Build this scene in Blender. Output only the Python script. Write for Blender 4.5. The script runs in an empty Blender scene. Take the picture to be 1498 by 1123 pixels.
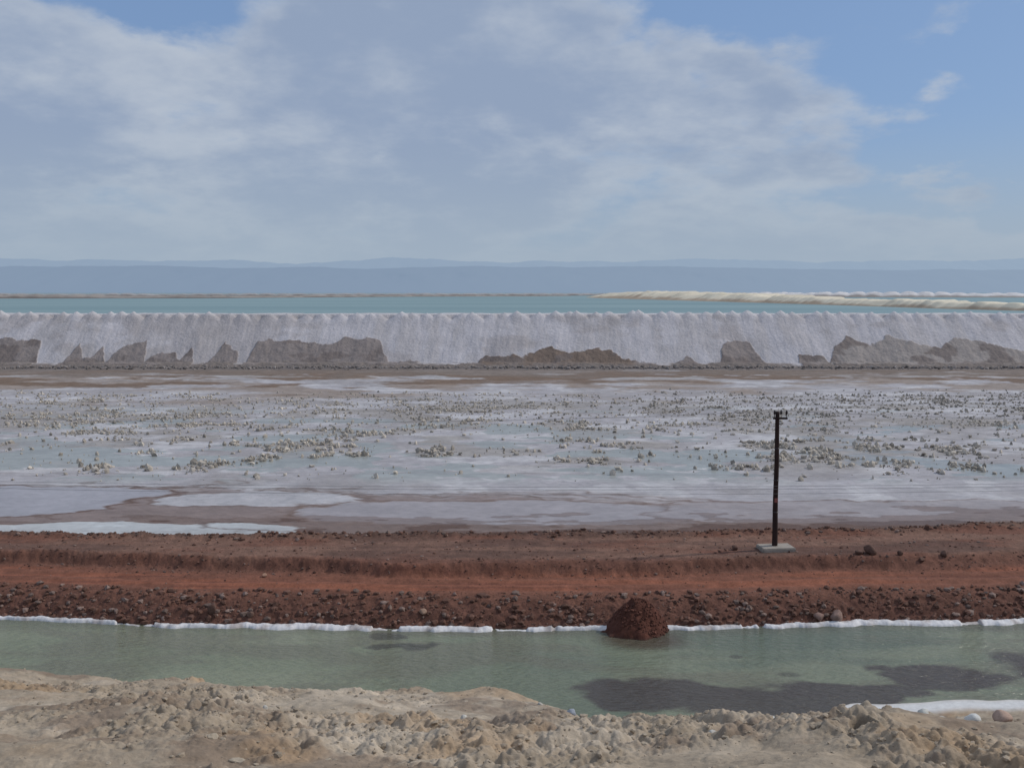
import bpy, bmesh, math, numpy as np
from mathutils import Vector
rng=np.random.default_rng(7)
H=17.0; PITCH=math.radians(5.19)
sc=bpy.context.scene
sc.view_settings.view_transform='Standard'; sc.view_settings.look='None'; sc.view_settings.exposure=0

# ------------------------------------------------------------ noise
def _h(ix,iy,seed):
    h=(ix*374761393+iy*668265263+seed*974634777)&0xffffffff
    h=((h^(h>>13))*1274126177)&0xffffffff
    h=h^(h>>16)
    return h/4294967295.0
def vn(x,y,seed=0):
    x0=np.floor(x);y0=np.floor(y);fx=x-x0;fy=y-y0
    ix=x0.astype(np.int64);iy=y0.astype(np.int64)
    u=fx*fx*fx*(fx*(fx*6-15)+10);v=fy*fy*fy*(fy*(fy*6-15)+10)
    a=_h(ix,iy,seed);b=_h(ix+1,iy,seed);c=_h(ix,iy+1,seed);d=_h(ix+1,iy+1,seed)
    return (a*(1-u)+b*u)*(1-v)+(c*(1-u)+d*u)*v
def fbm(x,y,o=4,seed=0,g=.5):
    s=0;a=1;t=0
    x=np.asarray(x,float);y=np.asarray(y,float)
    for i in range(o):
        s=s+a*vn(x,y,seed+i*17);t+=a;a*=g
        x,y=(x*1.6-y*1.2)+13.7,(x*1.2+y*1.6)+5.3
    return s/t
def ss(a,b,x):
    t=np.clip((x-a)/(b-a),0,1);return t*t*(3-2*t)
def mixc(c,d,f): 
    f=np.asarray(f)[...,None];return c*(1-f)+np.asarray(d)*f

# ------------------------------------------------------------ mesh helpers
def mesh_from(name,V,F,mat,cols=None,wet=None,smooth=False):
    me=bpy.data.meshes.new(name)
    V=np.asarray(V,np.float32);F=np.asarray(F,np.int32)
    k=F.shape[1]
    me.vertices.add(len(V));me.vertices.foreach_set('co',V.ravel())
    me.loops.add(F.size);me.loops.foreach_set('vertex_index',F.ravel())
    me.polygons.add(len(F));me.polygons.foreach_set('loop_start',np.arange(0,F.size,k,dtype=np.int32))
    me.polygons.foreach_set('loop_total',np.full(len(F),k,np.int32))
    me.update(calc_edges=True)
    me.polygons.foreach_set('use_smooth',np.full(len(F),smooth))
    if cols is not None:
        a=me.color_attributes.new('Col','FLOAT_COLOR','POINT')
        c=np.ones((len(V),4),np.float32);c[:,:3]=np.clip(cols,0,1);a.data.foreach_set('color',c.ravel())
    if wet is not None:
        a=me.attributes.new('wet','FLOAT','POINT');a.data.foreach_set('value',wet.astype(np.float32).ravel())
    me.materials.append(mat)
    o=bpy.data.objects.new(name,me);sc.collection.objects.link(o)
    return o
def gridfaces(nr,nc):
    i=np.arange(nr*nc).reshape(nr,nc)
    return np.stack([i[:-1,:-1].ravel(),i[:-1,1:].ravel(),i[1:,1:].ravel(),i[1:,:-1].ravel()],1)
def grid_obj(name,X,Y,Z,mat,cols=None,wet=None,smooth=True):
    V=np.stack([X,Y,Z],-1).reshape(-1,3)
    return mesh_from(name,V,gridfaces(*X.shape),mat,None if cols is None else cols.reshape(-1,3),None if wet is None else wet.ravel(),smooth)
def fan(Ds,us): 
    D,U=np.meshgrid(Ds,us,indexing='ij');return U*D,D
def ico(sub):
    bm=bmesh.new();bmesh.ops.create_icosphere(bm,subdivisions=sub,radius=1)
    V=np.array([v.co[:] for v in bm.verts]);F=np.array([[v.index for v in f.verts] for f in bm.faces]);bm.free();return V,F
def rock_variants(sub,n,rough=.35,seed=0):
    V,F=ico(sub);out=[];r=np.random.default_rng(seed)
    for i in range(n):
        W=V.copy()
        for k in range(7):   # chop planes -> facets
            d=r.normal(size=3);d/=np.linalg.norm(d);t=r.uniform(.45,.85)
            p=W@d;m=p>t;W[m]-=np.outer((p[m]-t),d)*.9
        W*=(1+r.normal(size=(len(W),1))*rough*.18)
        out.append(W)
    return out,F
def scatter(name,P,S,mat,cols,sub=1,rough=.35,seed=0,flat=.7,stretch=None,smooth=False,parent=None):
    vs,F=rock_variants(sub,8,rough,seed);r=np.random.default_rng(seed+5)
    n=len(P);nv=len(vs[0]);Vall=np.zeros((n,nv,3));pick=r.integers(0,8,n)
    a=r.uniform(0,6.283,n);ca,sa=np.cos(a),np.sin(a)
    sx=r.uniform(.7,1.3,n);sy=r.uniform(.7,1.3,n);sz=(flat if stretch is None else stretch)*r.uniform(.7,1.3,n)
    for k in range(8):
        m=pick==k
        if not m.any():continue
        W=vs[k][None]*np.stack([sx[m],sy[m],sz[m]],1)[:,None,:]
        x=W[...,0]*ca[m][:,None]-W[...,1]*sa[m][:,None];y=W[...,0]*sa[m][:,None]+W[...,1]*ca[m][:,None]
        Vall[m]=np.stack([x,y,W[...,2]],-1)*S[m][:,None,None]+P[m][:,None,:]
    Fa=(F[None]+(np.arange(n)*nv)[:,None,None]).reshape(-1,3)
    C=np.repeat(cols[:,None,:],nv,1).reshape(-1,3)
    return mesh_from(name,Vall.reshape(-1,3),Fa,mat,C,None,smooth)

# ------------------------------------------------------------ materials
def newmat(name):
    m=bpy.data.materials.new(name);m.use_nodes=True;nt=m.node_tree;nt.nodes.clear()
    o=nt.nodes.new('ShaderNodeOutputMaterial');b=nt.nodes.new('ShaderNodeBsdfPrincipled')
    nt.links.new(b.outputs[0],o.inputs[0]);return m,nt,b
def earth(name,scales=(8,60),amt=.35,rough=.9,bump=.3,bscale=40,bdist=.02,color=None,spec=.2,wet=False,stretch=(1,1,1)):
    m,nt,b=newmat(name);N=nt.nodes.new;L=nt.links.new
    g=N('ShaderNodeNewGeometry');mp=N('ShaderNodeMapping');mp.inputs['Scale'].default_value=stretch;L(g.outputs['Position'],mp.inputs['Vector'])
    if color is None:
        a=N('ShaderNodeAttribute');a.attribute_name='Col';col=a.outputs['Color']
    else:
        a=N('ShaderNodeRGB');a.outputs[0].default_value=(*color,1);col=a.outputs[0]
    for i,s in enumerate(scales):
        n=N('ShaderNodeTexNoise');n.inputs['Scale'].default_value=s;n.inputs['Detail'].default_value=5;n.inputs['Roughness'].default_value=.65
        L(mp.outputs[0],n.inputs['Vector'])
        r=N('ShaderNodeMapRange');r.inputs[1].default_value=.3;r.inputs[2].default_value=.7;r.inputs[3].default_value=1-amt;r.inputs[4].default_value=1+amt
        L(n.outputs['Fac'],r.inputs[0])
        mx=N('ShaderNodeVectorMath');mx.operation='SCALE';L(col,mx.inputs[0]);L(r.outputs[0],mx.inputs['Scale']);col=mx.outputs[0]
    L(col,b.inputs['Base Color']);b.inputs['Roughness'].default_value=rough;b.inputs['Specular IOR Level'].default_value=spec
    n=N('ShaderNodeTexNoise');n.inputs['Scale'].default_value=bscale;n.inputs['Detail'].default_value=7;n.inputs['Roughness'].default_value=.7
    L(mp.outputs[0],n.inputs['Vector'])
    bp=N('ShaderNodeBump');bp.inputs['Strength'].default_value=bump;bp.inputs['Distance'].default_value=bdist
    L(n.outputs['Fac'],bp.inputs['Height']);L(bp.outputs[0],b.inputs['Normal'])
    if wet:
        w=N('ShaderNodeAttribute');w.attribute_name='wet'
        r=N('ShaderNodeMapRange');r.inputs[3].default_value=rough;r.inputs[4].default_value=.18;L(w.outputs['Fac'],r.inputs[0]);L(r.outputs[0],b.inputs['Roughness'])
        r=N('ShaderNodeMapRange');r.inputs[3].default_value=bump;r.inputs[4].default_value=0.04;L(w.outputs['Fac'],r.inputs[0]);L(r.outputs[0],bp.inputs['Strength'])
        r=N('ShaderNodeMapRange');r.inputs[3].default_value=spec;r.inputs[4].default_value=.45;L(w.outputs['Fac'],r.inputs[0]);L(r.outputs[0],b.inputs['Specular IOR Level'])
    return m
M_sand=earth('sand_mat',(3,45),.14,.95,.7,70,.010)
M_clod=earth('clod_mat',(20,120),.16,.95,.5,90,.005)
M_earth=earth('red_earth_mat',(1.2,9),.22,.95,.8,7,.06)
M_rock=earth('brown_rock_mat',(4,20),.25,.9,.6,15,.03)
M_flat=earth('salt_flat_mat',(.35,2.2),.12,.75,.7,2.5,.12,wet=True,stretch=(.6,1,1))
M_lump=earth('salt_lump_mat',(2,9),.2,.9,.5,8,.04)
M_dike=earth('salt_dike_mat',(.25,1.6),.10,.9,.8,1.2,.35)
M_far=earth('far_dike_mat',(.02,.1),.12,.9,.3,.3,.5)
M_crust=earth('salt_crust_mat',(3,12),.08,.7,.5,9,.03)

# ------------------------------------------------------------ bank in foreground
US=np.array([0,100,300,480,600,700,745,800,860,900,1050,1200,1350,1498.])
YS=np.array([975,978,995,1004,1001,998,1006,1018,1032,1038,1044,1040,1043,1037.])
angs=np.arctan((YS-561.5)/1470)+PITCH; CD=.8/(np.tan(angs)-.3)
CU=(US-749)/1470/1.03
def shore_near(x,D): 
    u=x/np.maximum(D,1);return 36+4.6*ss(.25,.36,u)+fbm(x*.25,D*0+3,3,50)*1.2-.6
HX,HD=1.86,5.05
def bank_z(x,D,detail=True):
    u=x/np.maximum(D,.5)
    c=np.interp(u,CU,CD)+(fbm(x*1.3,D*0,3,9)-.5)*.5
    z1=H-2.03-.3*(D-4)
    zc=H-2.03-.3*(c-4)
    sh=shore_near(x,D)
    t=(D-c)/(31-c)
    z2=zc+(0.35-zc)*t
    z3=.35+(D-31)/(sh-31)*(-.35)
    z=np.where(D<c,z1,np.where(D<31,z2,z3))
    z=np.where(D>31,np.maximum(z3,-1.2),z)
    z=z-.06*np.exp(-np.abs(D-c)/.4)
    fade=ss(34,30,D)
    z=z+fade*((fbm(x*.55,D*.55,3,11)-.5)*.20+(fbm(x*1.7,D*1.7,3,12)-.5)*.14)
    if detail:
        b=np.abs(fbm(x*5,D*5,4,13,.6)-.5)*2
        cl=ss(.42,.62,fbm(x*.9,D*.9,3,14))
        z=z+fade*(b*.08*(.3+cl)+(fbm(x*16,D*16,3,15,.65)-.5)*.042*(.3+cl))
        d=np.hypot((x-HX)/.085,(D-HD)/.13);z=z-.45*ss(1.15,.7,d)+.07*np.exp(-((x-HX-.03)**2/.02+(D-HD-.20)**2/.006))
    return z
Ds=np.concatenate([np.linspace(1.2,3.6,50),np.linspace(3.62,10.8,700),np.linspace(10.9,30,60),np.linspace(30.2,45,60)])
X,D=fan(Ds,np.linspace(-.78,.78,1300))
Z=bank_z(X,D)
c=np.zeros(X.shape+(3,))+np.array([.35,.285,.215])
c=mixc(c,[.45,.38,.30],ss(.45,.7,fbm(X*1.1,D*1.1,4,21)))
c=mixc(c,[.23,.17,.125],.75*ss(.49,.68,fbm(X*1.6,D*1.6,5,22,.6)))
c=mixc(c,[.36,.24,.14],.5*ss(.62,.75,fbm(X*.9,D*.9,3,25)))
c=c*(1+.40*(fbm(X*12,D*12,3,26)-.5))[...,None]
c=mixc(c,[.02,.016,.012],ss(1.1,.85,np.hypot((X-HX)/.085,(D-HD)/.13)))  # dark shade inside the hole, painted into the sand colour
salt=ss(.9,.2,np.abs(D-shore_near(X,D)+.5))
c=mixc(c,[.62,.62,.62],salt*(D>30))
grid_obj('sand_bank',X,D,Z,M_sand,c)
# clods
n=21000
Dd=3.7+rng.random(n)**.8*6.6;xx=(rng.random(n)*1.5-.75)*Dd
dens=ss(.40,.64,fbm(xx*.9,Dd*.9,3,14));keep=(rng.random(n)<(.10+.9*dens))&(np.hypot((xx-HX)/.15,(Dd-HD)/.2)>1);Dd=Dd[keep];xx=xx[keep];n=len(xx)
S=.004+.019*rng.random(n)**5+.0012*Dd/5
P=np.stack([xx,Dd,bank_z(xx,Dd)+S*.1],1)
cc=np.array([.365,.30,.23])*(.7+.42*rng.random((n,1)))
scatter('sand_clods',P,S,M_clod,cc,1,.6,3,.75)
n=80;Dd=3.8+rng.random(n)*4;xx=(rng.random(n)*1.4-.7)*Dd;S=.016+.028*rng.random(n)**2
P=np.stack([xx,Dd,bank_z(xx,Dd)],1);cc=np.array([.37,.31,.24])*(.8+.3*rng.random((n,1)))
scatter('sand_lumps',P,S,M_clod,cc,2,.5,4,.7)
# pale stones, measured along the crest
st=[(1.62,6.1,.04),(.42,6.9,.04),(2.5,5.9,.04),(2.85,6.0,.045),(2.95,5.85,.06),(-1.6,6.3,.025),(2.65,6.0,.03),(1.45,6.1,.025),(.2,7.0,.03),(-.3,6.0,.022),(1.1,5.3,.022),(1.35,6.0,.022)]
P=np.array([[a,b,float(bank_z(np.array([a]),np.array([b]))[0])+r*.25] for a,b,r in st]);S=np.array([s[2] for s in st])
cc=np.array([[.55,.55,.54],[.3,.33,.38],[.5,.5,.47],[.62,.62,.6],[.42,.3,.24]]+[[.5,.48,.44]]*7)
scatter('pale_stones',P,S,M_clod,cc,3,.12,8,.75,smooth=True)

# ------------------------------------------------------------ red earth embankment
def sx_(x): return .0022*x*x+(fbm(x*.12,x*0+2,3,60)-.5)*1.0
def front(x): return 49.7+sx_(x)
def lip(x): return 62.0+np.where(x>0,2.4*(x/32)**2,0)+(fbm(x*.2,x*0+7,3,61)-.5)*1.2
def emb_z(x,D,detail=True):
    f=front(x);l=lip(x);w=(fbm(x*.3,x*0+9,3,62)-.5)
    t=D-f
    step=5.9+(fbm(x*.07,x*0+4,2,69)-.5)*2.2+w*.9
    z=np.interp(t,[-4,-.3,0,.6,1.6,2.4,3.5],[-1.4,-.3,0,.55,1.05,1.2,1.2])
    sh_=.35+.65*ss(.3,.6,fbm(x*.06,x*0+8,3,71))
    z=z+.62*ss(-.45-.5*(1-sh_),.35+1.2*(1-sh_),t-step)
    z=z+.22*np.exp(-((D-l+.3)/.5)**2)*(.5+fbm(x*.7,x*0,3,63))
    e=(D-l)
    z=z-np.clip(e,0,3.2)*.42
    if detail:
        slope=.8*np.exp(-((t-.8)/.9)**2)+.7*np.exp(-((t-step)/.55)**2)+.7*np.exp(-(e/.9)**2)+.2
        z=z+slope*((fbm(x*2.2,D*2.2,4,64,.6)-.5)*.32)
        z=z+.045*np.sin(t*5.2+fbm(x*.1,D*0,2,70)*5)*ss(1.9,2.8,t)*ss(5.6,4.8,t)
    m=np.hypot((x-6.45)/1.1,(D-49.75)); mm=np.sqrt(m*m+.12)-.28
    mz=1.66-mm*1.25+(fbm(x*1.4,D*1.4,4,65)-.5)*.7*ss(0,.5,m)-.10*(x-6.45)*ss(0,.6,m)
    z=np.maximum(z,np.where(m<2.6,mz,-5)+0*z)
    return z
Ds=np.concatenate([np.linspace(45.5,47.5,8),np.linspace(47.55,53,150),np.linspace(53.1,67,190)])
X,D=fan(Ds,np.linspace(-.8,.8,1500));Z=emb_z(X,D)
t=D-front(X);e=D-lip(X)
c=np.zeros(X.shape+(3,))+np.array([.165,.077,.054])
c=mixc(c,[.24,.092,.056],ss(1.9,2.8,t)*ss(6,5.0,t)*(.4+.6*ss(.4,.6,fbm(X*.08,D*1.5,3,66))))
c=mixc(c,[.14,.058,.042],.6*ss(2.2,3,t)*ss(6,5.0,t)*ss(.55,.65,fbm(X*.05,D*2.2,4,72)))
c=mixc(c,[.12,.058,.043],.85*np.clip(np.exp(-((t-.7)/.9)**2)+.5*np.exp(-((t-6)/.6)**2),0,1))
c=mixc(c,[.19,.108,.080],ss(6.2,7.2,t)*ss(.35,.6,fbm(X*.15,D*.6,4,67)))
c=mixc(c,[.115,.066,.052],.8*ss(6.2,7.2,t)*ss(.5,.66,fbm(X*.12+9,D*.7,4,68)))
c=mixc(c,[.10,.063,.05],ss(-.8,.1,e))
c=c*(1+.5*(fbm(X*3,D*3,4,73,.65)-.5))[...,None]
onm=ss(.02,.12,Z-np.interp(t,[-4,-.3,0,.6,1.6,2.4,3.5],[-1.4,-.3,0,.55,1.05,1.2,1.2])-.2)*ss(2.1,1.7,np.hypot((X-6.45),(D-49.75)))*(D<51.6)
c=mixc(c,[.095,.038,.027],onm)
wetz=ss(.12,.0,Z);c=mixc(c,[.06,.035,.028],wetz*.7)
grid_obj('red_earth_embankment',X,D,Z,M_earth,c)
# rocks on the embankment
def band(n,tfun,smin,smax,pw):
    x=(rng.random(n)*1.6-.8)*56;D=tfun(x,n);S=smin+(smax-smin)*rng.random(n)**pw
    return x,D,S
bs=[band(7000,lambda x,n:front(x)+.1+rng.random(n)**1.5*2.2,.03,.24,5),
    band(1300,lambda x,n:front(x)+5.8+rng.normal(size=n)*.6,.03,.12,4),
    band(3200,lambda x,n:front(x)+6.3+rng.random(n)*6,.02,.12,5),
    band(2200,lambda x,n:lip(x)+rng.normal(size=n)*.45,.05,.22,4),
    band(300,lambda x,n:front(x)+2+rng.random(n)*4,.03,.07,3)]
x=np.concatenate([b[0] for b in bs]);D=np.concatenate([b[1] for b in bs]);S=np.concatenate([b[2] for b in bs])
md=np.hypot(x-6.45,D-49.6);k=(md>1.9)|(S<.06);x,D,S=x[k],D[k],S[k];n=len(x)
P=np.stack([x,D,emb_z(x,D)+S*.1],1)
r=rng.random((n,1));cc=np.where(r<.75,np.array([[.13,.070,.053]]),np.array([[.19,.135,.115]]))*(.65+.75*rng.random((n,1)))
scatter('embankment_rocks',P,S,M_rock,cc,1,.6,12,.75)
n=520;a=rng.random(n)*6.283;rr=1.5*rng.random(n)**.6;x=6.45+rr*np.cos(a);D=49.75-np.abs(rr*np.sin(a))
S=.02+.08*rng.random(n)**3;P=np.stack([x,D,emb_z(x,D)+S*.2],1);cc=np.array([.105,.045,.033])*(.55+.9*rng.random((n,1)))
scatter('mound_clods',P,S,M_rock,cc,1,.6,14,.8)
bl=[(15.85,50.6,.34),(16.75,50.7,.38),(-13.5,50.6,.22),(-4.6,50.4,.2),(-13.8,54.8,.14),(20.9,57.6,.33),(20.3,57.5,.22),(-15.5,50.7,.3),(13.2,58.5,.2),(22.6,57.4,.2),(23.7,57,.2),(25.2,57.5,.22)]
P=np.array([[a,b,float(emb_z(np.array([a]),np.array([b]))[0])+r*.45] for a,b,r in bl]);S=np.array([s[2] for s in bl])
cc=np.array([[.24,.155,.13],[.27,.18,.15],[.16,.10,.08],[.3,.2,.15],[.3,.18,.13]]+[[.12,.07,.055]]*7)
scatter('boulders',P,S,M_rock,cc,3,.15,21,1.0,smooth=True)
# salt crust on the waterline
xs=np.linspace(-44,44,2200);R=9
q=np.linspace(0,1,R)[:,None]
Xc=np.repeat(xs[None],R,0)
wid=.18+.55*fbm(xs*.5,xs*0+1,4,80)**1.5+.25*ss(.55,.7,fbm(xs*.22,xs*0,2,82))
ce=front(xs)-.12+(fbm(xs*1.1,xs*0,4,81)-.5)*.45
Yc=ce+(q-.62)*wid
Zc=-.06+.18*np.sin(q*np.pi)**.6*(.5+.9*fbm(Xc*3,Yc*3,3,83))+.10*q
hole=((xs>5.0)&(xs<7.7))
Zc=Zc-hole[None]*.5-(ss(.60,.66,fbm(xs*.8,xs*0+5,3,84))*.14)[None]
c=np.zeros(Xc.shape+(3,))+np.array([.66,.65,.66]);c=mixc(c,[.36,.31,.29],ss(.5,.7,fbm(Xc*1.5,Yc*2,4,85))*.7)
grid_obj('salt_crust_shoreline',Xc,Yc,Zc,M_crust,c)

# ------------------------------------------------------------ canal water
X,D=fan(np.linspace(30,51.5,260),np.linspace(-.85,.85,700))
c=np.zeros(X.shape+(3,))+np.array([.215,.24,.165])
u=X/D
c=mixc(c,[.14,.17,.13],ss(-.15,.35,u+(fbm(X*.1,D*.2,3,90)-.5)*.5))
c=mixc(c,[.26,.28,.195],.6*ss(.45,.65,fbm(X*.08,D*.35,4,91)))
c=mixc(c,[.165,.16,.12],.6*ss(.5,.7,fbm(X*.15+8,D*.5,5,97)))
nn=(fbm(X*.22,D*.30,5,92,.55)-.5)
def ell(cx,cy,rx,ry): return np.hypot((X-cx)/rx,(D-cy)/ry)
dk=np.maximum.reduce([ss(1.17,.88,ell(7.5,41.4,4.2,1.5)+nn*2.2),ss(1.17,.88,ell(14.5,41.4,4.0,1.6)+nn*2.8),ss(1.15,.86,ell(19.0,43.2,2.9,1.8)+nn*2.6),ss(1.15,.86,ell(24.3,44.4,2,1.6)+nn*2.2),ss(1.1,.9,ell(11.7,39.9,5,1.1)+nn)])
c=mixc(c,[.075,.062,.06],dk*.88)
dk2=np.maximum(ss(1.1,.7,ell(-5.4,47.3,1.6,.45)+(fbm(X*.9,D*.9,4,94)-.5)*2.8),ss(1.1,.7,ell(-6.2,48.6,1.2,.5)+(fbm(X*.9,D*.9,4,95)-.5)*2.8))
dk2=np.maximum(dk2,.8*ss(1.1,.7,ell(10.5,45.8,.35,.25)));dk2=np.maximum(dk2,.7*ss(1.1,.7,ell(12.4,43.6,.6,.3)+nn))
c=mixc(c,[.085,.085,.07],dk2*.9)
c=mixc(c,[.08,.05,.035],.75*ss(1.2,.5,ell(6.4,48.2,2.4,1.7)))  # mound's brown reflection painted into the water colour
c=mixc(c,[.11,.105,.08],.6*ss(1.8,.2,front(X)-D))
m,nt,b=newmat('canal_water_mat');N=nt.nodes.new;L=nt.links.new
a=N('ShaderNodeAttribute');a.attribute_name='Col';L(a.outputs[0],b.inputs['Base Color'])
b.inputs['Roughness'].default_value=.14;b.inputs['IOR'].default_value=1.33
g=N('ShaderNodeNewGeometry');mp=N('ShaderNodeMapping');mp.inputs['Scale'].default_value=(.8,1.9,1);mp.inputs['Rotation'].default_value=(0,0,.45);L(g.outputs['Position'],mp.inputs[0])
n1=N('ShaderNodeTexNoise');n1.inputs['Scale'].default_value=2.4;n1.inputs['Detail'].default_value=5;L(mp.outputs[0],n1.inputs[0])
bp=N('ShaderNodeBump');bp.inputs['Strength'].default_value=.9;bp.inputs['Distance'].default_value=.22;L(n1.outputs[0],bp.inputs['Height']);L(bp.outputs[0],b.inputs['Normal'])
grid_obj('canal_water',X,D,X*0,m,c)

# ------------------------------------------------------------ salt flat
Dp=np.tan(np.linspace(math.atan(16/60.),math.atan(16/228.),640));Ds=16/Dp
X,D=fan(Ds,np.linspace(-.85,.85,1700))
n1=fbm(X/13,D/8,6,101,.55);n2=fbm(X/30,D/12,5,102,.55);n3=fbm(X/4,D/3,5,103,.55);n4=fbm(X/1.2,D/1.0,3,104,.6)
c=np.zeros(X.shape+(3,))+np.array([.385,.37,.39])
c=mixc(c,[.50,.49,.505],.8*ss(.45,.62,n3))
c=mixc(c,[.31,.29,.295],.7*ss(.50,.62,n1))
brown=np.array([.215,.165,.15])
near=ss(88,68,D);f=n2+.25*near+.06*ss(20,-20,X)-.02
c=mixc(c,[.30,.26,.26],ss(.54,.6,f)*near)
c=mixc(c,brown,.75*ss(.70,.74,f+(n1-.5)*.3)*near)
for th,w in ((.575,.008),(.635,.008),(.70,.009)):
    c=mixc(c,[.17,.125,.11],.7*np.exp(-((f+(n1-.5)*.3-th)/w)**2)*ss(98,82,D))
def E(cx,cy,rx,ry,k=1.0,sd=110,sc_=9.): return np.hypot((X-cx)/rx,(D-cy)/ry)+(fbm(X/sc_,D/(sc_*.5),6,sd,.6)-.5)*k
wet=np.zeros_like(X)
e=E(-26,74.5,24,7.5,1.2,111);c=mixc(c,[.235,.185,.175],.8*ss(1.05,.85,e));c=mixc(c,[.15,.105,.09],.7*np.exp(-((e-1.0)/.03)**2))
e=E(-38,77.5,10.5,5.2,.9,112);c=mixc(c,[.33,.32,.35],ss(1.03,.97,e));c=mixc(c,[.12,.075,.06],.9*np.exp(-((e-1.05)/.045)**2));wet=np.maximum(wet,.5*ss(1,.9,e))
e=E(-19,77,7.5,2.6,1.3,113);c=mixc(c,[.42,.41,.43],ss(1.03,.95,e));c=mixc(c,[.16,.115,.10],.75*np.exp(-((e-1.03)/.05)**2))
e=E(-28,66.6,14,2.6,.8,114,6.);c=mixc(c,[.50,.52,.53],ss(1.04,.97,e));c=mixc(c,[.15,.10,.085],.8*np.exp(-((e-1.06)/.045)**2));wet=np.maximum(wet,.4*ss(1,.9,e))
e=E(-12.5,68.5,7,2.2,1.6,118,5.);c=mixc(c,[.13,.085,.07],.8*np.exp(-((e-.95)/.09)**2))
e=E(1,72,17,4.5,.9,115);c=mixc(c,[.33,.305,.32],.85*ss(1.03,.93,e));c=mixc(c,[.17,.12,.10],.8*np.exp(-((e-1.03)/.045)**2));wet=np.maximum(wet,.5*ss(1,.9,e))
e=E(24,72.5,17,4.2,1.1,116);c=mixc(c,[.31,.275,.28],.85*ss(1.03,.93,e));c=mixc(c,[.18,.13,.115],.8*np.exp(-((e-1.03)/.045)**2));wet=np.maximum(wet,.35*ss(1,.9,e))
# scalloped muddy margin by the embankment
mg=D-lip(X)-3+(fbm(X/5,D/2,5,117,.6)-.5)*9;keepw=1-.85*ss(1.1,.95,E(-28,66.6,14,2.6,.8,114,6.))
c=mixc(c,[.19,.14,.125],.8*ss(5.2,4.6,mg)*keepw);c=mixc(c,[.12,.075,.062],.9*ss(2.6,2.2,mg)*keepw)
c=mixc(c,[.13,.085,.07],.7*np.exp(-((mg-5.1)/.25)**2)*keepw)
pool=ss(.57,.60,fbm(X/9,D/5,5,120,.55)+.05*np.exp(-((D-93)/9)**2)*1.6)*ss(82,88,D)*ss(150,120,D)
c=mixc(c,[.275,.295,.275],pool*.8);wet=np.maximum(wet,pool*.75)
cl=fbm(X/7,D/5,4,130,.55);mid=ss(86,96,D)*ss(165,140,D)
c=mixc(c,[.29,.265,.245],.7*mid*ss(.48,.62,cl))
far=D+(fbm(X/26,D/16,6,140,.6)-.5)*60+ss(10,60,X)*-6
fb=fbm(X/14,D/9,6,143,.6)
c=mixc(c,[.27,.215,.18],.85*ss(150,165,far)*ss(.40,.52,fb));c=mixc(c,[.17,.115,.08],.95*ss(164,174,far)*ss(.40,.50,fbm(X/14,D/9,6,141,.6)));
c=mixc(c,[.42,.41,.42],.7*ss(178,186,D)*ss(.56,.62,fbm(X/24,D/6,5,142,.6)))
c=mixc(c,[.19,.15,.125],.88*ss(188,198,D+(fb-.5)*40));c=mixc(c,[.15,.13,.125],.8*ss(206,211,D))
for k,(d0,sd) in enumerate(((86.5,1),(88,2),(105,3),(126,4))):
    line=d0+(fbm(X/45,X*0+sd,3,150+sd)-.5)*9;c=mixc(c,[.25,.22,.22],.4*np.exp(-((D-line)/.22)**2))
c=c*(1+(.12+.26*ss(80,95,D))*(n4-.5))[...,None]
Z=1+.05*(n1-.5)+.14*(fbm(X/1.5,D/1.2,3,160)-.5)*(1-wet)+.25*ss(150,160,far)*(n3-.4)
grid_obj('salt_flat',X,D,Z,M_flat,c,wet)
# salt lumps
n=300000;Dd=84+rng.random(n)*84;xx=(rng.random(n)*1.5-.75)*Dd
cl=fbm(xx/7,Dd/5,4,130,.55);c2=fbm(xx/2.6,Dd/2.2,3,133);rg=np.exp(-((cl-.56)/.05)**2)+.7*ss(.56,.66,cl)
w=ss(84,98,Dd)*ss(168,145,Dd)*(.04+.96*np.clip(rg,0,1))*ss(.34,.5,fbm(xx/22,Dd/14,3,131))*ss(.46,.6,c2)*1.2
w=w+.10*ss(105,130,Dd)*ss(165,145,Dd)+.01*ss(165,150,Dd)
rt=np.exp(-((Dd-145)/13)**2)*ss(.12,.30,xx/Dd)*(np.abs((Dd+fbm(xx/9,Dd*0,3,132)*9)%5.2-2.6)<.8)
w=np.clip(w*.8+rt*.4,0,1)
keep=rng.random(n)<w*.5;xx,Dd=xx[keep],Dd[keep];n=len(xx);print('lumps',n)
S=(.06+.24*rng.random(n)**3)*(.8+.35*ss(130,92,Dd))
P=np.stack([xx,Dd,1+S*.4],1);cc=np.array([.48,.43,.37])*(.55+.65*rng.random((n,1)))
dark=(xx/Dd>.12)&(Dd>128);cc[dark]*=.8
scatter('salt_lumps',P,S,M_lump,cc,1,.9,31,1.1)

# ------------------------------------------------------------ salt dike
spx=np.array([0,60,75,108,120,135,145,155,170,185,215,225,245,265,275,285,300,315,330,355,358,370,378,450,480,500,555,572,590,620,640,700,715,780,805,830,870,900,920,980,1000,1015,1045,1055,1095,1110,1155,1160,1195,1200,1215,1240,1270,1300,1330,1370,1400,1420,1498,1600])
sfr=np.array([.5,.45,0,0,.4,.1,.1,.35,.05,.35,.45,.1,.25,.2,.1,.3,0,.05,.4,.2,0,0,.45,.42,.35,.48,.47,.05,.08,.06,0,.05,.15,.2,.33,.2,.3,.2,.08,.02,.15,.02,.05,.4,.42,0,0,.18,.15,0,.3,.5,.35,.52,.4,.3,.5,.45,.2,.3])
sxw=(spx-749)*.155
X,D=fan(np.concatenate([np.linspace(214,240,190),np.linspace(240.3,262,50)]),np.linspace(-.9,.9,2600))
z=np.full(X.shape,-50.);SP=3.6
k0=np.floor(X/SP).astype(np.int64)
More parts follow.
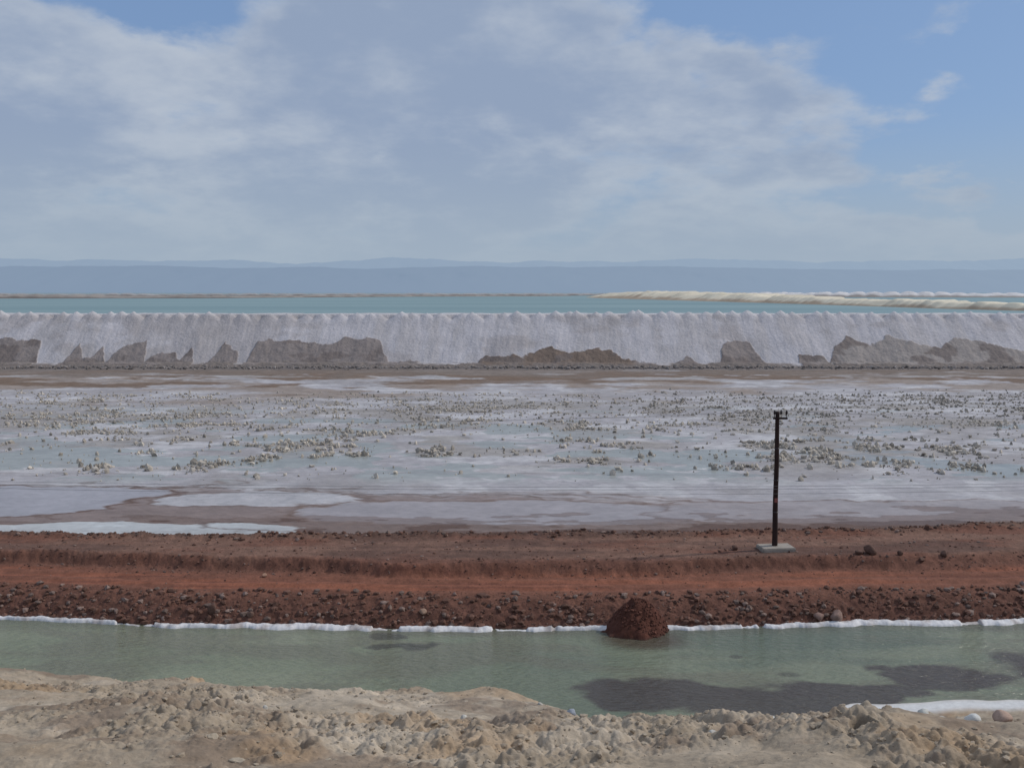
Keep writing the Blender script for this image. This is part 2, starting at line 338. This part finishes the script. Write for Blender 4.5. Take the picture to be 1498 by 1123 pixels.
for dk_ in range(-3,4):
    k=k0+dk_;o=k*0
    ax=(k+.5+(_h(k,o+1,5)-.5)*.8)*SP;ay=236.6+(_h(k,o+2,5)-.5)*1.0;az=12.35+_h(k,o+3,5)*.55+.25*np.sin(ax*.03)
    z=np.maximum(z,az-.69*np.hypot((X-ax)*.9,np.minimum(D-ay,0)))
plane=12.15+.25*np.sin(X*.03)-.69*(236.6-D)
bl_=.15+.85*ss(233,236.3,D)
z=z*bl_+plane*(1-bl_)
plat=11.75+.35*fbm(X/5,D/4,3,171)
z=np.where(D>236.6,np.maximum(plat,z-(D-236.6)*.9),z)
z=np.where(D>250,plat-(D-250)*.25,z)
gul=fbm((X+.12*(236-D)*(fbm(X/30,X*0,2,182)-.5)*4)/1.8,D/9,4,172,.6)-.5
z+= gul*.34*ss(237,234,D)+(fbm(X/9,D/14,3,173)-.5)*1.0*ss(237,230,D)
Z=np.maximum(z,.9+.25*fbm(X,D,3,174)+.5*ss(216,219,D))
fr=(Z-1)/11.6
top=np.interp(X,sxw,sfr,left=.3,right=.3)
top=np.where((X<-117)|(X>120),.5*ss(.35,.7,fbm(X/9,X*0,3,175)),top)
edge=fr-top-(fbm(X/2.2,D/2.2,5,176,.6)-.5)*.16
st=ss(.014,-.014,edge)*(top>.015)
c=np.zeros(X.shape+(3,))+np.array([.49,.47,.495])
c=mixc(c,[.43,.405,.41],.6*ss(.45,.65,fbm(X/3,D/10,5,177)))
c=mixc(c,[.37,.34,.34],.65*ss(.5,.62,fbm(X/16,D/9,5,180,.6)))
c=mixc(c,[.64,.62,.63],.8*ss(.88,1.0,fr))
sc1=np.zeros(X.shape+(3,))+np.array([.255,.22,.21])
sc1=mixc(sc1,[.19,.145,.12],ss(-9,-6,X)*ss(28,26,X));sc1=mixc(sc1,[.32,.285,.27],ss(66,70,X));sc1=mixc(sc1,[.18,.15,.14],.8*ss(.5,.6,fbm(X/6,D/4,4,178)))
c=c*(1-st[...,None])+sc1*st[...,None]
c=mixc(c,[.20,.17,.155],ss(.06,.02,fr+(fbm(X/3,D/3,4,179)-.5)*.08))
Z=Z+.4*st*ss(0,.05,fr)*(fbm(X/1.5,D/1.5,3,181))
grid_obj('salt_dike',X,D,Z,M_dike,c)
n=5200;xx=(rng.random(n)*1.7-.85)*214;Dd=209+rng.random(n)*9.5;Dd=np.where(rng.random(n)<.55,213.5+rng.normal(size=n)*.6,Dd)
S=.10+.38*rng.random(n)**3;P=np.stack([xx,Dd,1.0+S*.4],1);cc=np.array([.23,.205,.195])*(.5+.9*rng.random((n,1)))
scatter('dike_foot_rubble',P,S,M_rock,cc,1,.8,41,.8)

# ------------------------------------------------------------ lake behind the dike
m,nt,b=newmat('lake_water_mat');N=nt.nodes.new;L=nt.links.new
g=N('ShaderNodeNewGeometry');mp=N('ShaderNodeMapping');mp.inputs['Scale'].default_value=(.0016,.006,1);L(g.outputs['Position'],mp.inputs[0])
n1=N('ShaderNodeTexNoise');n1.inputs['Scale'].default_value=2;n1.inputs['Detail'].default_value=4;L(mp.outputs[0],n1.inputs[0])
r=N('ShaderNodeValToRGB');r.color_ramp.elements[0].position=.35;r.color_ramp.elements[1].position=.65
r.color_ramp.elements[0].color=(.165,.26,.275,1);r.color_ramp.elements[1].color=(.225,.325,.335,1);L(n1.outputs[0],r.inputs[0]);L(r.outputs[0],b.inputs['Base Color'])
b.inputs['Roughness'].default_value=.5;b.inputs['Specular IOR Level'].default_value=.25
mesh_from('lake_water',[[-14000,246,11],[14000,246,11],[14000,15500,11],[-14000,15500,11]],[[0,1,2,3]],m)
mg_=earth('lakebed_mat',(.01,.1),.1,.95,.1,1,.1,color=(.3,.28,.25))
mesh_from('ground',[[-20000,-3000,-1.6],[20000,-3000,-1.6],[20000,30000,-1.6],[-20000,30000,-1.6]],[[0,1,2,3]],mg_)

def far_dike(name,pts,w,h,col,col2,seed,n=500,spacing=9.):
    pts=np.array(pts,float);seg=np.r_[0,np.cumsum(np.hypot(*np.diff(pts,axis=0).T))]
    s=np.linspace(0,seg[-1],n);cx=np.interp(s,seg,pts[:,0]);cy=np.interp(s,seg,pts[:,1])
    cx+= (fbm(s/120,s*0,3,seed)-.5)*16;tx=np.gradient(cx);ty=np.gradient(cy);l=np.hypot(tx,ty);nx,ny=-ty/l,tx/l
    wl=np.interp(s,seg,w);hh=np.interp(s,seg,h)
    q=np.linspace(-1,1,25)[:,None]
    X=cx+nx*q*wl;Y=cy+ny*q*wl
    prof=np.clip((1-np.abs(q))*2.2,0,1)
    bump=.72+.38*np.abs(np.sin(s/spacing*np.pi))**.7*fbm(s/spacing/2,s*0,2,seed+1)*1.3
    Z=10.7+prof*hh*(bump*(.8+.3*fbm(X/8,Y/8,3,seed+2)))
    c=np.zeros(X.shape+(3,))+np.array(col);c=mixc(c,col2,ss(.62,.3,prof+0*X+(fbm(X/20,Y/20,3,seed+3)-.5)*.6))
    return grid_obj(name,X,Y,Z,M_far,c)
far_dike('salt_spit',[(260,180),(186,300),(172,400),(170,520),(165,680),(150,900),(135,1150),(100,1250)],[7,8,10,14,24,38,46,10],[2.6,2.9,3.4,4.0,5.2,6.8,7.2,1],(.70,.63,.50),(.40,.31,.23),201,1500)
far_dike('salt_spit',[(150,1500),(420,1350),(900,1150),(1500,900)],[30,40,40,40],[5,7,6,6],(.62,.60,.60),(.3,.27,.25),231,700,20)
far_dike('far_dike',[(-2200,1650),(-900,1800),(0,2000),(330,2050)],[20,25,25,25],[5.0,5,5,5],(.36,.35,.35),(.20,.18,.17),251,900,30)
far_dike('far_dike',[(-900,900),(-560,1050),(-330,1100),(-150,1500),(100,1700)],[30,26,16,8,5],[5.,4.6,3,2.4,1],(.30,.27,.25),(.16,.135,.125),271,500,20)

# ------------------------------------------------------------ distant mountains
def hills(name,dist,base_h,amp,col,col2,seed,right_drop):
    xs=np.linspace(-17000,17000,900);rows=22
    q=np.linspace(0,1,rows)[:,None]
    ridge=base_h+amp*(fbm(xs/2200,xs*0,7,seed,.58)-.5)*2-right_drop*ss(-2000,9000,xs)
    X=np.repeat(xs[None],rows,0);Y=dist+q*2200+(fbm(X/1100,q*1.2+0*X,4,seed+3)-.5)*1100*np.sin(q*np.pi)
    Z=8+ridge*q**.8
    m,nt,b=newmat(name+'_mat');N=nt.nodes.new;L=nt.links.new
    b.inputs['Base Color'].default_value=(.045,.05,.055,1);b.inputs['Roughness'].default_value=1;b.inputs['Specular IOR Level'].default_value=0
    # haze air-light painted as emission: thicker on the right
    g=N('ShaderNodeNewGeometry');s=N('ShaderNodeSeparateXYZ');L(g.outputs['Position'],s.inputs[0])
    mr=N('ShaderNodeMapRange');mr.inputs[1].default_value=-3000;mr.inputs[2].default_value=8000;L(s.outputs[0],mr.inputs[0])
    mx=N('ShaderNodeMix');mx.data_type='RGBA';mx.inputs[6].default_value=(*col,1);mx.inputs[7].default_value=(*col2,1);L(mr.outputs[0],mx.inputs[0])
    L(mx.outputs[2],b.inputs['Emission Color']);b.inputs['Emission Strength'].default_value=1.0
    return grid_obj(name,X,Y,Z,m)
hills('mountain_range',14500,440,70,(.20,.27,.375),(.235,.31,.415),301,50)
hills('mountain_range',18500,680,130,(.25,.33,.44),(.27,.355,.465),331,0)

# ------------------------------------------------------------ utility pole
def tube(bm,path,rads,seg=12):
    rings=[]
    for i,(p,r) in enumerate(zip(path,rads)):
        p=Vector(p);d=(Vector(path[min(i+1,len(path)-1)])-Vector(path[max(i-1,0)])).normalized()
        a=d.orthogonal().normalized();b_=d.cross(a)
        rings.append([bm.verts.new(p+(a*math.cos(2*math.pi*k/seg)+b_*math.sin(2*math.pi*k/seg))*r) for k in range(seg)])
    for A,B in zip(rings[:-1],rings[1:]):
        for k in range(seg): bm.faces.new((A[k],A[(k+1)%seg],B[(k+1)%seg],B[k]))
    bm.faces.new(rings[0][::-1]);bm.faces.new(rings[-1])
def bm_obj(name,bm,mat,parent=None,smooth=True):
    me=bpy.data.meshes.new(name);bmesh.ops.recalc_face_normals(bm,faces=bm.faces);bm.to_mesh(me);bm.free();me.materials.append(mat)
    for p in me.polygons:p.use_smooth=smooth
    o=bpy.data.objects.new(name,me);sc.collection.objects.link(o);o.parent=parent;return o
def box(bm,c,s,rz=0,bev=.02):
    r=bmesh.ops.create_cube(bm,size=1);vs=r['verts']
    for v in vs: v.co=Vector((v.co.x*s[0],v.co.y*s[1],v.co.z*s[2]))
    es=list({e for v in vs for e in v.link_edges});g=bmesh.ops.bevel(bm,geom=es,offset=bev,segments=2,affect='EDGES')
    allv={v for f in g['faces'] for v in f.verts}|set(v for v in vs if v.is_valid)
    for v in allv:
        x,y=v.co.x,v.co.y;v.co=Vector((x*math.cos(rz)-y*math.sin(rz)+c[0],x*math.sin(rz)+y*math.cos(rz)+c[1],v.co.z+c[2]))
M_pole=earth('tarred_wood_mat',(3,25),.35,.8,.4,20,.01,color=(.035,.020,.018),stretch=(1,1,.15))
M_ins=earth('insulator_mat',(5,),.1,.3,.0,20,.01,color=(.03,.025,.03),spec=.6)
M_conc=earth('concrete_mat',(2,15),.15,.9,.4,20,.01,color=(.32,.285,.25))
M_plate=earth('plate_mat',(9,),.2,.5,.1,20,.01,color=(.28,.10,.09))
M_wire=earth('wire_mat',(9,),.1,.5,.0,20,.01,color=(.16,.16,.17))
def pole(x,y,zb,h,pad=True):
    e=bpy.data.objects.new('utility_pole',None);sc.collection.objects.link(e)
    bm=bmesh.new();n=12;tube(bm,[(x+.012*math.sin(i),y,zb-.5+(h+.5)*i/n) for i in range(n+1)],[.17-.05*i/n for i in range(n+1)],14);bm_obj('pole_shaft',bm,M_pole,e)
    tz=zb+h
    bm=bmesh.new();box(bm,(x+.12,y-.15,tz-.38),(.86,.10,.12));box(bm,(x,y-.11,tz-.7),(.30,.03,.05),bev=.008);bm_obj('crossarm',bm,M_pole,e,False)
    bm=bmesh.new()
    for dx in (-.22,.16,.48):
        p=[];r=[]
        for zz,rr in ((-.32,.02),(-.15,.02),(-.14,.075),(-.09,.05),(-.08,.085),(-.03,.05),(-.02,.075),(.05,.04),(.09,.05),(.11,.02)):
            p.append((x+dx,y-.15,tz+zz));r.append(rr)
        rings=[]
        for q_,rr in zip(p,r): rings.append([bm.verts.new((q_[0]+rr*math.cos(k*.5236),q_[1]+rr*math.sin(k*.5236),q_[2])) for k in range(12)])
        for A,B in zip(rings[:-1],rings[1:]):
            for k in range(12): bm.faces.new((A[k],A[(k+1)%12],B[(k+1)%12],B[k]))
        bm.faces.new(rings[-1])
    bm_obj('insulators',bm,M_ins,e)
    bm=bmesh.new();box(bm,(x-.01,y-.175,zb+2.95),(.20,.012,.26),bev=.004);bm_obj('warning_plate',bm,M_plate,e,False)
    bm=bmesh.new()
    for zz in (2.2,4.1,6.0): tube(bm,[(x,y,zb+zz),(x,y,zb+zz+.05)],[.165-.006*zz/1.5+.01]*2,14)
    bm_obj('steel_bands',bm,M_ins,e)
    if pad:
        bm=bmesh.new();box(bm,(x+.05,y-.1,zb+.03),(2.0,1.25,.34),.12,.05);bm_obj('concrete_pad',bm,M_conc,e,False)
    return e
pole(15.6,58.6,1.85,8.2)
pole(-44.4,59.5,1.9,8.2);pole(75.6,59.5,1.9,8.2)
def wire(bm,a,b,sag,r):
    pts=[];n=40
    for i in range(n+1):
        t=i/n;pts.append((a[0]+(b[0]-a[0])*t,a[1]+(b[1]-a[1])*t,a[2]+(b[2]-a[2])*t-sag*4*t*(1-t)))
    tube(bm,pts,[r]*(n+1),5)
bm=bmesh.new()
for dx,dy in ((-.22,0),(.16,.1),(.48,.2)):
    wire(bm,(-44.4+dx,59.35,10.12),(15.6+dx,58.45,10.12),.75,.003);wire(bm,(15.6+dx,58.45,10.12),(75.6+dx,59.35,10.12),.75,.003)
bm_obj('overhead_wires',bm,M_wire)
for px_ in (-48,50):
    pole(px_,34,float(bank_z(np.array([px_*1.]),np.array([34.]),False)[0]),11.0,False)
bm=bmesh.new()
for dy,dz,sg in ((0,0,1.15),(.5,.0,1.42),(1.0,-.05,1.2)):
    wire(bm,(-48,33.85+dy,11.5+dz),(50,33.85+dy,11.4+dz),sg,.0055)
bm_obj('overhead_wires',bm,M_wire)

# ------------------------------------------------------------ light
SUN_EL=math.radians(42);AZ=math.radians(76)   # azimuth clockwise from +Y (view direction)
sd=Vector((math.sin(AZ)*math.cos(SUN_EL),math.cos(AZ)*math.cos(SUN_EL),math.sin(SUN_EL)))
l=bpy.data.lights.new('sun','SUN');l.energy=2.2;l.angle=math.radians(3);l.color=(1,.94,.85)
o=bpy.data.objects.new('sun',l);sc.collection.objects.link(o);o.rotation_euler=(-sd).to_track_quat('-Z','Y').to_euler()
w=bpy.data.worlds.new('World');sc.world=w;w.use_nodes=True;nt=w.node_tree;nt.nodes.clear();N=nt.nodes.new;L=nt.links.new
out=N('ShaderNodeOutputWorld');bg=N('ShaderNodeBackground');bg.inputs[1].default_value=.1;L(bg.outputs[0],out.inputs[0])
sky=N('ShaderNodeTexSky');sky.sky_type='NISHITA';sky.sun_disc=False;sky.sun_elevation=SUN_EL;sky.sun_rotation=AZ;sky.air_density=1.0;sky.dust_density=1.2
def Mth(op,a,b=None,c=None,clamp=False):
    n=N('ShaderNodeMath');n.operation=op;n.use_clamp=clamp
    for i,v in enumerate((a,b,c)):
        if v is None:continue
        if isinstance(v,(int,float)):n.inputs[i].default_value=v
        else:L(v,n.inputs[i])
    return n.outputs[0]
def smooth(v,a,b,lo=0.,hi=1.):
    n=N('ShaderNodeMapRange');n.interpolation_type='SMOOTHSTEP';L(v,n.inputs[0])
    for i,q in enumerate((a,b,lo,hi)):n.inputs[i+1].default_value=q
    return n.outputs[0]
def Mix(f,a,b):
    n=N('ShaderNodeMix');n.data_type='RGBA'
    if isinstance(f,float):n.inputs[0].default_value=f
    else:L(f,n.inputs[0])
    for i,v in ((6,a),(7,b)):
        if isinstance(v,tuple):n.inputs[i].default_value=(*v,1)
        else:L(v,n.inputs[i])
    return n.outputs[2]
tc=N('ShaderNodeTexCoord');sep=N('ShaderNodeSeparateXYZ');L(tc.outputs['Generated'],sep.inputs[0])
zc=Mth('ADD',Mth('MAXIMUM',sep.outputs[2],0.),.30)
cb=N('ShaderNodeCombineXYZ');L(Mth('DIVIDE',sep.outputs[0],zc),cb.inputs[0]);L(Mth('DIVIDE',sep.outputs[1],zc),cb.inputs[1])
def noise(sc_,det,rg,off=0,dist=0.):
    mp=N('ShaderNodeMapping');mp.inputs['Location'].default_value=(off,off*.7,off*.3);L(cb.outputs[0],mp.inputs[0])
    n=N('ShaderNodeTexNoise');n.inputs['Scale'].default_value=sc_;n.inputs['Detail'].default_value=det;n.inputs['Roughness'].default_value=rg;n.inputs['Distortion'].default_value=dist
    L(mp.outputs[0],n.inputs[0]);return n.outputs['Fac']
nA=noise(2.3,10,.56,3.1,.1);nB=noise(1.8,7,.55,11.);nC=noise(6.,8,.58,7.);nD=noise(3.6,6,.55,21.)
warp=Mth('SUBTRACT',Mth('ADD',Mth('MULTIPLY',nD,.7),Mth('MULTIPLY',nC,.3)),.5)
def gap(px,py,rad):
    vx=(px-749)/1470;ang=math.atan((561.5-py)/1470)-PITCH;v=Vector((vx,math.cos(ang),math.sin(ang))).normalized()
    n=N('ShaderNodeVectorMath');n.operation='DOT_PRODUCT';L(tc.outputs['Generated'],n.inputs[0]);n.inputs[1].default_value=v
    a=Mth('ADD',Mth('ARCCOSINE',Mth('MINIMUM',n.outputs['Value'],1.)),Mth('MULTIPLY',warp,.45))
    return smooth(a,rad,0.)
cov=Mth('ADD',Mth('MULTIPLY',nA,1.25),.03)
for px,py,rad,s in ((1330,-20,.30,.34),(1020,0,.15,.18),(1500,140,.17,.22),(300,60,.13,.19),(220,0,.10,.15)):
    cov=Mth('SUBTRACT',cov,Mth('MULTIPLY',gap(px,py,rad),s))
for px,py,rad,s in ((560,60,.18,.12),(90,110,.16,.10),(1130,200,.13,.12),(450,200,.2,.10)):
    cov=Mth('ADD',cov,Mth('MULTIPLY',gap(px,py,rad),s))
cf=smooth(cov,.39,.60)
lit=Mth('ADD',Mth('MULTIPLY',nB,.5),Mth('MULTIPLY',nC,.5))
edge=Mth('SUBTRACT',1.,smooth(cov,.48,.74))
br=smooth(Mth('ADD',lit,Mth('MULTIPLY',edge,.12)),.42,.72)
cloud=Mix(br,(2.95,3.65,4.95),(4.9,5.4,6.15))
skc=N('ShaderNodeVectorMath');skc.operation='MULTIPLY';L(sky.outputs[0],skc.inputs[0]);skc.inputs[1].default_value=(.8,.9,1.)
blue=Mix(.65,skc.outputs[0],(2.1,3.3,5.7))
col=Mix(Mth('MULTIPLY',cf,.86),blue,cloud)
hz=smooth(sep.outputs[2],.17,.0,0.,.95)
col=Mix(hz,col,(3.6,4.4,5.3))
L(col,bg.inputs[0])

cam=bpy.data.cameras.new('camera');co=bpy.data.objects.new('camera',cam);sc.collection.objects.link(co)
co.location=(0,0,H);co.rotation_euler=(math.pi/2-PITCH,0,0);cam.lens=36*1470/1498;cam.sensor_width=36;cam.clip_start=.1;cam.clip_end=80000
sc.camera=co
